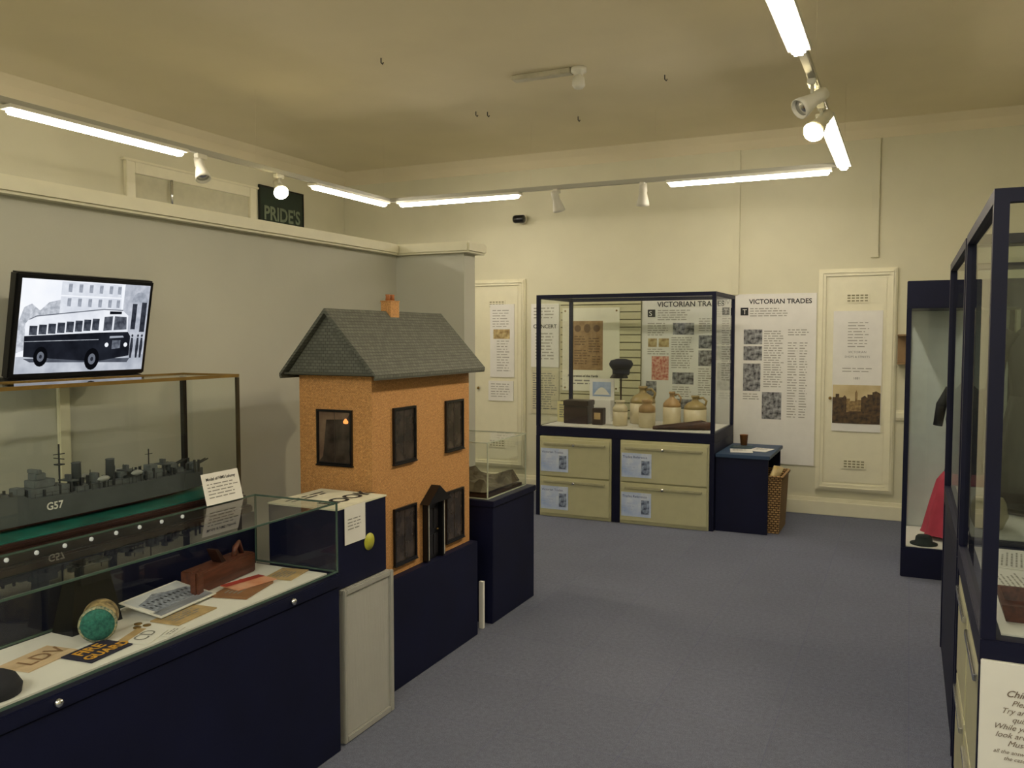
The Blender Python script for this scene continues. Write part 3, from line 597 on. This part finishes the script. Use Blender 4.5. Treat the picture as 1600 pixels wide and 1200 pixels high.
def spr(m,R,off):
    for (a,b,c,d) in R: patch('screen_image',f,[(a*sw,b*sh,c*sw,d*sh)],m,scr,off)
sp('screen_image',G('hedge','#9da3ad','#d8dce4',45),(0,.45),(.03,.3),(.08,.26),(.14,.33),(.2,.24),(.3,.2),(.3,.6),(0,.78))
sp('screen_image',G('stone','#d3d8e2','#e4e8f0',25),(.28,.0),(.75,0),(.78,.6),(.28,.6),off=.0012)
sp('screen_image',G('stone2','#a6acb8','#c8ccd6',30),(.78,.0),(1,.0),(1,.9),(.78,.85),off=.0014)
spr(G('cornice','#f2f5fb'),[(.28,.155,.78,.17),(.28,.0,.78,.012)],.0016)
spr(G('win','#9096a2','#aeb4c0',60),[(u,v,u+.028,v+.09) for u in (.33,.41,.49,.57,.65,.72) for v in (.03,.185)],.0018)
spr(G('drk','#22252e','#3c404a',40),[(.86,.22,.9,.52),(.94,.2,.985,.55)],.0018)
poly('screen_image',f,[((.92+.07*math.cos(math.pi*i/8))*sw,(.2-.12*math.sin(math.pi*i/8))*sh) for i in range(9)],MC['screen_win'],scr,.0019)
for u in (.885,.935,.97):
    poly('screen_image',f,[((u+.009*math.cos(a*math.pi/5))*sw,.595*sh+.006*math.sin(a*math.pi/5)) for a in range(10)],MC['screen_drk'],scr,.0024)
    sp('screen_image',MC['screen_drk'],(u-.008,.62),(u+.008,.62),(u+.014,.72),(u+.008,.86),(u-.008,.86),(u-.014,.72),off=.0022)
sp('screen_image',G('road','#a4aab6','#ccd1da',10),(0,.82),(1,.82),(1,1),(0,1),off=.002)
sp('screen_image',G('shade','#3e434e','#5c616c',12),(.05,.84),(.88,.86),(.86,.91),(.1,.88),off=.0022)
sp('screen_image',G('bus_roof','#dfe3ec','#f2f5fb',14),(.045,.47),(.07,.42),(.12,.39),(.62,.3),(.78,.305),(.83,.36),(.84,.58),(.05,.62),off=.0025)
sp('screen_image',G('roof_edge','#6a6f7a'),(.07,.42),(.12,.382),(.62,.29),(.78,.295),(.78,.306),(.62,.302),(.12,.394),(.07,.43),off=.0027)
sp('screen_image',G('bus_body','#14161d','#22252e',12),(.045,.6),(.6,.56),(.84,.55),(.865,.6),(.87,.83),(.6,.89),(.05,.82),off=.003)
sp('screen_image',G('band','#8e949e','#c0c5ce',30),(.05,.655),(.6,.635),(.6,.643),(.05,.661),off=.0034)
spr(G('buswin','#2c303a','#5c616c',45),[(.075+i*.066,.49-i*.0125,.13+i*.066,.59-i*.008) for i in range(8)],.0035)
sp('screen_image',G('windscreen','#3a3e48','#6a6f7a',45),(.63,.38),(.7,.37),(.7,.53),(.63,.54),off=.0035)
sp('screen_image',MC['screen_windscreen'],(.715,.37),(.815,.375),(.825,.52),(.715,.53),off=.0035)
sp('screen_image',G('signbox','#10131a'),(.67,.315),(.77,.315),(.77,.345),(.67,.35),off=.0036)
sp('screen_image',G('grille','#a4aab6'),(.69,.6),(.8,.595),(.81,.615),(.69,.625),off=.0035)
sp('screen_image',G('grille2','#4c515c','#7c828e',60),(.715,.65),(.785,.648),(.785,.74),(.715,.75),off=.0035)
for u in (.67,.83): poly('screen_image',f,[(u*sw+.009*math.cos(a*math.pi/6),.7*sh+.009*math.sin(a*math.pi/6)) for a in range(12)],MC['screen_cornice'],scr,.0037)
for u,v,r in ((.17,.82,.038),(.56,.86,.044)):
    for rr,m,o_ in ((r,G('wheel','#0b0c10'),.004),(r*.5,G('hub','#6a6f7a'),.0043),(r*.2,G('hub2','#2a2d36'),.0046)):
        poly('screen_image',f,[(u*sw+rr*.75*math.cos(a*math.pi/8),v*sh+rr*math.sin(a*math.pi/8)) for a in range(16)],m,scr,o_)
e.rotation_euler[1]=math.radians(11)
o=boxes('wall_bracket',[(-3.079,-3.065,2.15,2.4,1.55,1.75),(-3.099,-3.079,2.2,2.35,1.6,1.7),(-3.065,-2.99,2.25,2.3,1.6,1.64)],blackpl); meta(o,'black steel television bracket fixed to the partition','bracket')
# counter contents
CZ0=.6995
e=thing('embroidered_tin','round teal topped tin lying on its side','tin',(-2.17,1.73,CZ0+.05))
lathe('tin_body',[(.048,-.06),(.05,-.055),(.05,.03)],(-2.17,1.73,CZ0+.0535),M('tin_cream','#b5a070',.6,hx2='#4a3a24',scale=40),e,axis='X')
lathe('tin_rim',[(.05,.03),(.053,.032),(.053,.042),(.047,.043)],(-2.17,1.73,CZ0+.0535),M('rim_cream','#cbbf98',.6,hx2='#3a5a50',scale=90),e,axis='X')
lathe('teal_top',[(.047,.043),(.045,.046),(.03,.052),(.002,.053)],(-2.17,1.73,CZ0+.0535),M('teal_cloth','#145650',.8,scale=120,hx2='#2f7a6c'),e,axis='X')
e.rotation_euler[2]=math.radians(-45)
e=thing('leather_pouch','dark leather pouch standing beside the tin','pouch',(-2.29,1.8,CZ0))
mk('pouch_body',[(-2.34,1.70,CZ0),(-2.25,1.70,CZ0),(-2.25,1.88,CZ0),(-2.34,1.88,CZ0),(-2.32,1.74,CZ0+.2),(-2.28,1.74,CZ0+.2),(-2.28,1.85,CZ0+.2),(-2.32,1.85,CZ0+.2)],BF,blackpl,e)
box('pouch_flap',-2.325,-2.262,1.735,1.855,CZ0+.13,CZ0+.208,blackpl,e,bev=.01)
def flat(name,label,cat,cx,cy,w,h,rz,mat,t=.003,z=CZ0,tilt=0):
    o=box(name,cx-h/2,cx+h/2,cy-w/2,cy+w/2,z+.0005,z+.0005+t,mat)
    fr=FR((cx-h/2,cy-w/2,z+.0005+t),(0,1,0),(0,0,1)); meta(o,label,cat); return o,fr
def fin(o,rz,tilt=0): o.rotation_euler=(0,tilt,rz)
navcl=M('armband_navy','#1d1a30',.9); yel=M('yellow_thread','#d09a2c',.8)
o,f=flat('armband','cream cloth armband lettered LDV','armband',-2.18,1.54,.17,.11,0,M('cream_cloth','#cdb390',.9))
text('LDV',f,.03,.08,.075,M('armband_ink','#8a6a4a',.8),o,off=.001,bold=.0006); fin(o,.15)
o,f=flat('armband','navy cloth armband with yellow Fire Guard lettering','armband',-2.08,1.65,.15,.11,0,navcl,.004)
text('FIRE',f,.02,.05,.052,yel,o,off=.001,bold=.0015); text('GUARD',f,.006,.096,.044,yel,o,off=.001,bold=.0015); fin(o,.1)
o,f=flat('paper_card','pale printed card with small lettering in the counter case','card',-2.06,1.79,.12,.1,0,whitep)
text('CD',f,.02,.075,.06,greyink,o,off=.001); patch('brown_panel',f,[(.0,.0,.12,.03)],tanp,o,.0008); fin(o,.35)
o,f=flat('paper_card','cream printed ticket in the counter case','card',-2.008,1.86,.08,.03,0,whitep); words(f,[(.01,.006,.07,.026)],.01,greyink,o,.001); fin(o,.3)
o,f=flat('paper_booklet','tan paper booklet lying in the counter case','booklet',-2.1,1.99,.18,.11,0,tanp,.004); words(f,[(.02,.02,.15,.09)],.014,greyink,o,.001); fin(o,.1)
meta(box('display_wedge',-2.29,-2.22,1.95,2.13,CZ0,.72,whitep),'small white wedge supporting the photograph','wedge')
o,f=flat('building_photograph','black and white photograph of a large building','photograph',-2.22,2.04,.27,.17,0,whitep,.003,z=.7225)
patch('sky_area',f,[(.008,.008,.262,.07)],M('photo_sky','#c8ccd0',.4),o,.001); poly('building_shape',f,[(.02,.13),(.02,.06),(.07,.045),(.12,.025),(.17,.045),(.25,.06),(.25,.13)],M('photo_building','#6a707c',.4,scale=60,hx2='#9fa6b4'),o,.0015)
patch('window_row',f,[(.03+i*.02,v,.038+i*.02,v+.012) for i in range(11) for v in (.065,.095)],M('photo_dark','#3c4048',.5),o,.002); patch('street_area',f,[(.008,.13,.262,.162)],M('photo_street','#8a8e98',.4),o,.001); fin(o,.12,math.radians(10))
e=thing('wood_plane','old brown wooden carpenter plane with dark wedge','tool',(-2.26,2.34,CZ0))
box('plane_body',-2.32,-2.235,2.17,2.49,CZ0+.0005,CZ0+.075,brwood,e,bev=.004)
mk('plane_wedge',[(-2.295,2.33,CZ0+.05),(-2.255,2.33,CZ0+.05),(-2.255,2.36,CZ0+.05),(-2.295,2.36,CZ0+.05),(-2.295,2.28,CZ0+.13),(-2.255,2.28,CZ0+.13),(-2.255,2.295,CZ0+.13),(-2.295,2.295,CZ0+.13)],BF,dkwood,e)
tube('plane_handle',[(-2.275,2.41,CZ0+.07),(-2.275,2.42,CZ0+.105),(-2.275,2.44,CZ0+.12),(-2.275,2.46,CZ0+.07)],.01,brwood,e)
e.rotation_euler[2]=.12
o,f=flat('paper_booklet','brown covered booklet lying beneath the pink leaflet','booklet',-2.12,2.28,.2,.13,0,M('brown_cover','#8a5f3a',.7),.008); words(f,[(.03,.03,.17,.09)],.016,greyink,o,.001); fin(o,.25)
o,f=flat('paper_leaflet','pink and red leaflet on the brown booklet','leaflet',-2.14,2.33,.17,.1,0,M('pink_paper','#c9825c',.7,hx2='#d8a486'),.003,z=CZ0+.0095); patch('red_band',f,[(.0,.0,.17,.035)],M('red_cover','#a83222',.6),o,.001); fin(o,-.15)
o,f=flat('paper_booklet','buff booklet lying in the counter case','booklet',-2.11,2.5,.14,.11,0,tanp,.004); words(f,[(.02,.02,.12,.09)],.014,greyink,o,.001); fin(o,.2)
e=thing('leather_case','narrow dark brown leather case standing upright','case',(-2.19,2.14,CZ0)); box('case_body',-2.21,-2.18,2.115,2.165,CZ0+.0005,CZ0+.1,brwood,e,bev=.008); e.rotation_euler=(0,0,.3)
o=lathe('cloth_cap',[(.06,0),(.063,.02),(.05,.045),(.03,.058),(.002,.06)],(-2.06,1.33,CZ0+.0005),blackcl,sy=1.1); meta(o,'dark rounded cloth cap in the counter case','cap')
for i,(x,y) in enumerate(((-2.14,1.84),(-2.165,1.865),(-2.13,1.868))):
    meta(lathe('badge',[(.001,0),(.012,0),(.012,.002),(.001,.003)],(x,y,CZ0+.0005),brass,seg=14),'small round metal badge in the counter case','badge','badges in the counter case')
# tambour cabinet + blue box
e=thing('tambour_cabinet','pale grey steel cabinet with ribbed roller shutter door','cabinet',(-2.14,2.83,0))
boxes('cabinet_shell',[(-2.3,-1.975,2.655,3.0,0,.03),(-2.3,-1.975,2.655,3.0,.59,.61),(-2.3,-1.975,2.655,2.68,.03,.59),(-2.3,-1.975,2.98,3.0,.03,.59),(-2.3,-2.28,2.68,2.98,.03,.59)],steelw,e,bev=.003)
boxes('door_frame',[(-1.975,-1.96,2.655,2.672,0.002,.612),(-1.975,-1.96,2.978,3.003,0.002,.612),(-1.975,-1.96,2.672,2.978,.59,.612),(-1.975,-1.96,2.672,2.978,.002,.028)],steelw,e,bev=.003)
boxes('roller_shutter',[(-1.98,-1.968,2.673+i*.0076,2.6804+i*.0076,.03,.588) for i in range(40)],M('shutter_grey','#b3b2aa',.5,var=.02),e,bev=.0007)
e=thing('collection_box','navy cardboard box with white printed top','box',(-2.14,2.83,.612))
box('box_body',-2.32,-1.985,2.645,2.985,.613,.925,navyp,e,bev=.002); box('box_top',-2.322,-1.983,2.643,2.987,.9255,.932,M('box_top_cream','#d9d5bd',.6),e)
f=FR((-2.322,2.643,.932),(0,1,0),(0,0,1))
text('LOOK',f,.06,.27,.11,blk,e,'top_lettering',off=.001,bold=.003); words(f,[(.04,.05,.3,.12)],.03,blk,e,.001,name='top_lettering')
f=FR((-1.983,2.69,.93),(0,1,0),(1,0,0))
patch('paper_label',f,[(0,0,.14,.15)],whitep,e,.002); words(f,[(.02,.05,.12,.1)],.013,greyink,e,.003,fill=.3)
lathe('yellow_disc',[(.035,0),(.035,.002),(.001,.0021)],(-1.9845,2.86,.76),M('yellow_sticker','#b8b63a',.5),e,axis='X')
# house base and dolls house
meta(box('display_plinth',-2.52,-2.06,3.02,3.97,0,.51,navyp,bev=.003),'low navy plinth under the dolls house','plinth')
e=thing('dolls_house','orange brick dolls house with grey slate roof','dolls house',(-2.3,3.5,.511))
hx0,hx1,hy0,hy1,hz0,hz1=-2.49,-2.1,3.055,3.95,.511,1.43
brick=BR('dolls_brick','#c9965c','#ba864e','#a0733f',40,.5,.22,.03,spk=.24)
box('brick_walls',hx0,hx1,hy0,hy1,hz0,hz1,brick,e)
slate=BR('slate_tiles','#63645a','#53554b','#3c3d34',22,.5,.3,.03,.75,mode='roof')
gab=BR('slate_gable','#63645a','#53554b','#3c3d34',22,.5,.3,.03,.75)
xm=-2.295; ex0,ex1,ry0,ry1,ze,zr=-2.545,-2.03,2.985,4.0,1.435,1.72
th=.016
def roofside(xe):
    return [(xe,ry0,ze),(xe,ry1,ze),(xm,ry1,zr),(xm,ry0,zr),(xe,ry0,ze-th),(xe,ry1,ze-th),(xm,ry1,zr-th*1.3),(xm,ry0,zr-th*1.3)]
for xe in (ex0,ex1): mk('roof_slope',roofside(xe),BF,slate,e)
mk('gable',[(ex0+.02,hy0-.04,ze-.008),(ex1-.02,hy0-.04,ze-.008),(xm,hy0-.04,zr-.02),(ex0+.02,hy0-.02,ze-.008),(ex1-.02,hy0-.02,ze-.008),(xm,hy0-.02,zr-.02)],[(0,1,2),(5,4,3),(0,3,4,1),(1,4,5,2),(2,5,3,0)],gab,e)
mk('gable',[(ex0+.02,hy1+.04,ze-.008),(ex1-.02,hy1+.04,ze-.008),(xm,hy1+.04,zr-.02),(ex0+.02,hy1+.02,ze-.008),(ex1-.02,hy1+.02,ze-.008),(xm,hy1+.02,zr-.02)],[(0,1,2),(5,4,3),(0,3,4,1),(1,4,5,2),(2,5,3,0)],gab,e)
boxes('eaves_board',[(ex0+.02,ex1-.02,ry0+.01,ry1-.01,1.431,1.438),(ex1-.012,ex1-.002,ry0+.002,ry1-.002,1.412,1.424),(ex0+.002,ex0+.012,ry0+.002,ry1-.002,1.412,1.424)],M('eaves_dark','#4a4a3e',.7),e)
terr=M('terracotta','#a8683a',.7)
ch=box('chimney',xm-.028,xm+.028,3.465,3.54,1.66,1.765,brick,e)
box('chimney_cap',xm-.03,xm+.03,3.462,3.543,1.7655,1.771,brick,ch)
for y in (3.483,3.522): lathe('chimney_pot',[(.012,0),(.01,.02),(.012,.03),(.007,.03)],(xm,y,1.771),terr,ch,seg=14)
dkgl=M('dark_window_glass','#2a2420',.08,scale=14,hx2='#4a4038')
def hwin(u0,u1,z0,z1,face):
    if face=='x':
        b_=.01
        fr=[(hx1,hx1+.012,u0,u0+b_,z0,z1),(hx1,hx1+.012,u1-b_,u1,z0,z1),(hx1,hx1+.012,u0+b_,u1-b_,z1-b_,z1),(hx1,hx1+.012,u0+b_,u1-b_,z0,z0+b_)]
        mu=[(hx1+.001,hx1+.005,(u0+u1)/2-.001,(u0+u1)/2+.001,z0+b_,z1-b_)]
        pn=(hx1+.0005,hx1+.003,u0+b_,u1-b_,z0+b_,z1-b_)
        sl_=(hx1,hx1+.016,u0-.003,u1+.003,z0-.006,z0)
    else:
        b_=.009
        fr=[(u0,u0+b_,hy0-.012,hy0,z0,z1),(u1-b_,u1,hy0-.012,hy0,z0,z1),(u0+b_,u1-b_,hy0-.012,hy0,z1-b_,z1),(u0+b_,u1-b_,hy0-.012,hy0,z0,z0+b_)]
        mu=[((u0+u1)/2-.001,(u0+u1)/2+.001,hy0-.005,hy0-.001,z0+b_,z1-b_)]
        pn=(u0+b_,u1-b_,hy0-.003,hy0-.0005,z0+b_,z1-b_)
        sl_=(u0-.003,u1+.003,hy0-.016,hy0,z0-.006,z0)
    w=box('window',*pn,dkgl,e)
    boxes('window_frame',fr+[sl_],blackpl,w); boxes('glazing_bar',mu,M('glazing_brown','#3a3028',.6),w)
    return w
hwin(3.215,3.405,1.02,1.275,'x'); hwin(3.69,3.875,1.02,1.275,'x'); hwin(3.215,3.405,.555,.815,'x'); hwin(3.69,3.875,.555,.815,'x')
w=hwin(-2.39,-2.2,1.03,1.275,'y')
lathe('spot_reflection',[(.001,-.006),(.012,-.004),(.014,.004),(.004,.016),(.001,.017)],(-2.235,hy0-.004,1.22),EM('reflection_glow','#ff9a50',1.5),w,seg=14,sy=.25)  # spotlight reflection in the pane, imitated by a small glowing blob
poly('curtain',FR((-2.38,hy0-.003,1.264),(1,0,0),(0,-1,0)),[(0,0),(.17,0),(.15,.03),(.04,.035),(.03,.12),(.02,.2),(0,.22)],M('curtain_brown','#5a4436',.9,hx2='#74604c'),w,.0008)
d=box('front_door',hx1+.0005,hx1+.008,3.5,3.61,.512,.79,blackpl,e,bev=.001)
boxes('door_panel',[(hx1+.008,hx1+.011,3.51+i*.05,3.55+i*.05,a,a+.1) for i in (0,1) for a in (.53,.66)],M('panel_black','#1d1b1c',.3),d)
lathe('door_knob',[(.005,0),(.005,.006),(.001,.008)],(hx1+.0082,3.595,.65),brass,d,seg=10,axis='X')
boxes('porch_post',[(hx1+.001,hx1+.03,3.47,3.495,.512,.795),(hx1+.001,hx1+.03,3.615,3.64,.512,.795)],blackpl,e,bev=.002)
boxes('porch_trim',[(hx1+.0305,hx1+.032,3.478,3.482,.52,.79),(hx1+.0305,hx1+.032,3.628,3.632,.52,.79)],M('white_line','#c9c4b4',.6),e)
px=hx1+.001
mk('pediment',[(px,3.445,.796),(px,3.665,.796),(px,3.555,.875),(px+.05,3.445,.796),(px+.05,3.665,.796),(px+.05,3.555,.875)],[(0,1,2),(5,4,3),(0,3,4,1),(1,4,5,2),(2,5,3,0)],blackpl,e)
# far glass case
meta(box('white_panel',-2.1,-2.075,4.06,4.08,0,.26,whitep),'thin white board standing between the plinths','board')
e=thing('display_case','navy plinth with a small glass cover','display case',(-2.31,4.44,0))
box('case_plinth',-2.56,-2.06,4.15,4.72,0,.655,navyp,e,bev=.003); box('plinth_top',-2.565,-2.05,4.14,4.73,.656,.69,navyp,e,bev=.003)
boxes('glass_edging',bars(-2.53,-2.1,4.17,4.69,.691,1.01,.006),M('clear_edge','#b9bfa8',.2),e)
panes(-2.527,-2.103,4.173,4.687,.693,1.008,e,'LRFBT')
random.seed(3); N=14; vs=[]; x0,x1,y0,y1=-2.5,-2.13,4.2,4.66
for i in range(N):
    for j in range(N):
        edge=min(i,j,N-1-i,N-1-j); h=.03+ (0 if edge==0 else .035*random.random()+.03*math.sin(i*.7)*math.cos(j*.5)+.02)
        vs.append((x0+(x1-x0)*i/(N-1),y0+(y1-y0)*j/(N-1),.693+max(.02,h)))
fs=[(i*N+j,(i+1)*N+j,(i+1)*N+j+1,i*N+j+1) for i in range(N-1) for j in range(N-1)]
e=thing('diorama_model','dark brown landscape model under the glass cover','model',(-2.31,4.43,.692))
box('model_base',x0-.01,x1+.01,y0-.01,y1+.01,.692,.712,dkwood,e); mk('model_terrain',vs,fs,M('terrain','#3a3226',.9,scale=12,hx2='#6c6654'),e)
# enamel sign
e=thing('enamel_sign','dark green enamel shop sign with pale lettering','sign',(-5.86,6.95,2.4))
box('sign_plate',-5.879,-5.862,6.62,7.3,2.42,3.1,M('sign_green','#22352a',.35,hx2='#1a2622',scale=5),e,bev=.004)
boxes('sign_border',[(-5.8615,-5.856,6.62,7.3,3.085,3.1),(-5.8615,-5.856,6.62,6.635,2.42,3.085),(-5.8615,-5.856,7.285,7.3,2.42,3.085)],blackpl,e)
f=FR((-5.86,6.62,3.1),(0,1,0),(1,0,0)); text("PRIDE'S",f,.34,.33,.19,M('sign_letters','#74806a',.5),e,'sign_lettering',align='CENTER',off=.003,bold=.005,sx=.9)
# ================= camera, world
cam=bpy.data.cameras.new('camera'); co=bpy.data.objects.new('camera',cam); COL.objects.link(co)
cam.sensor_width=36; cam.lens=29.81; co.location=(0,0,1.6)
co.rotation_euler=(math.radians(90-3.24),0,math.radians(25.08)); sc.camera=co; cam.clip_start=.05
w=bpy.data.worlds.new('w'); sc.world=w; w.use_nodes=True; w.node_tree.nodes['Background'].inputs[0].default_value=(.6,.6,.5,1); w.node_tree.nodes['Background'].inputs[1].default_value=.1
sc.view_settings.view_transform='Standard'
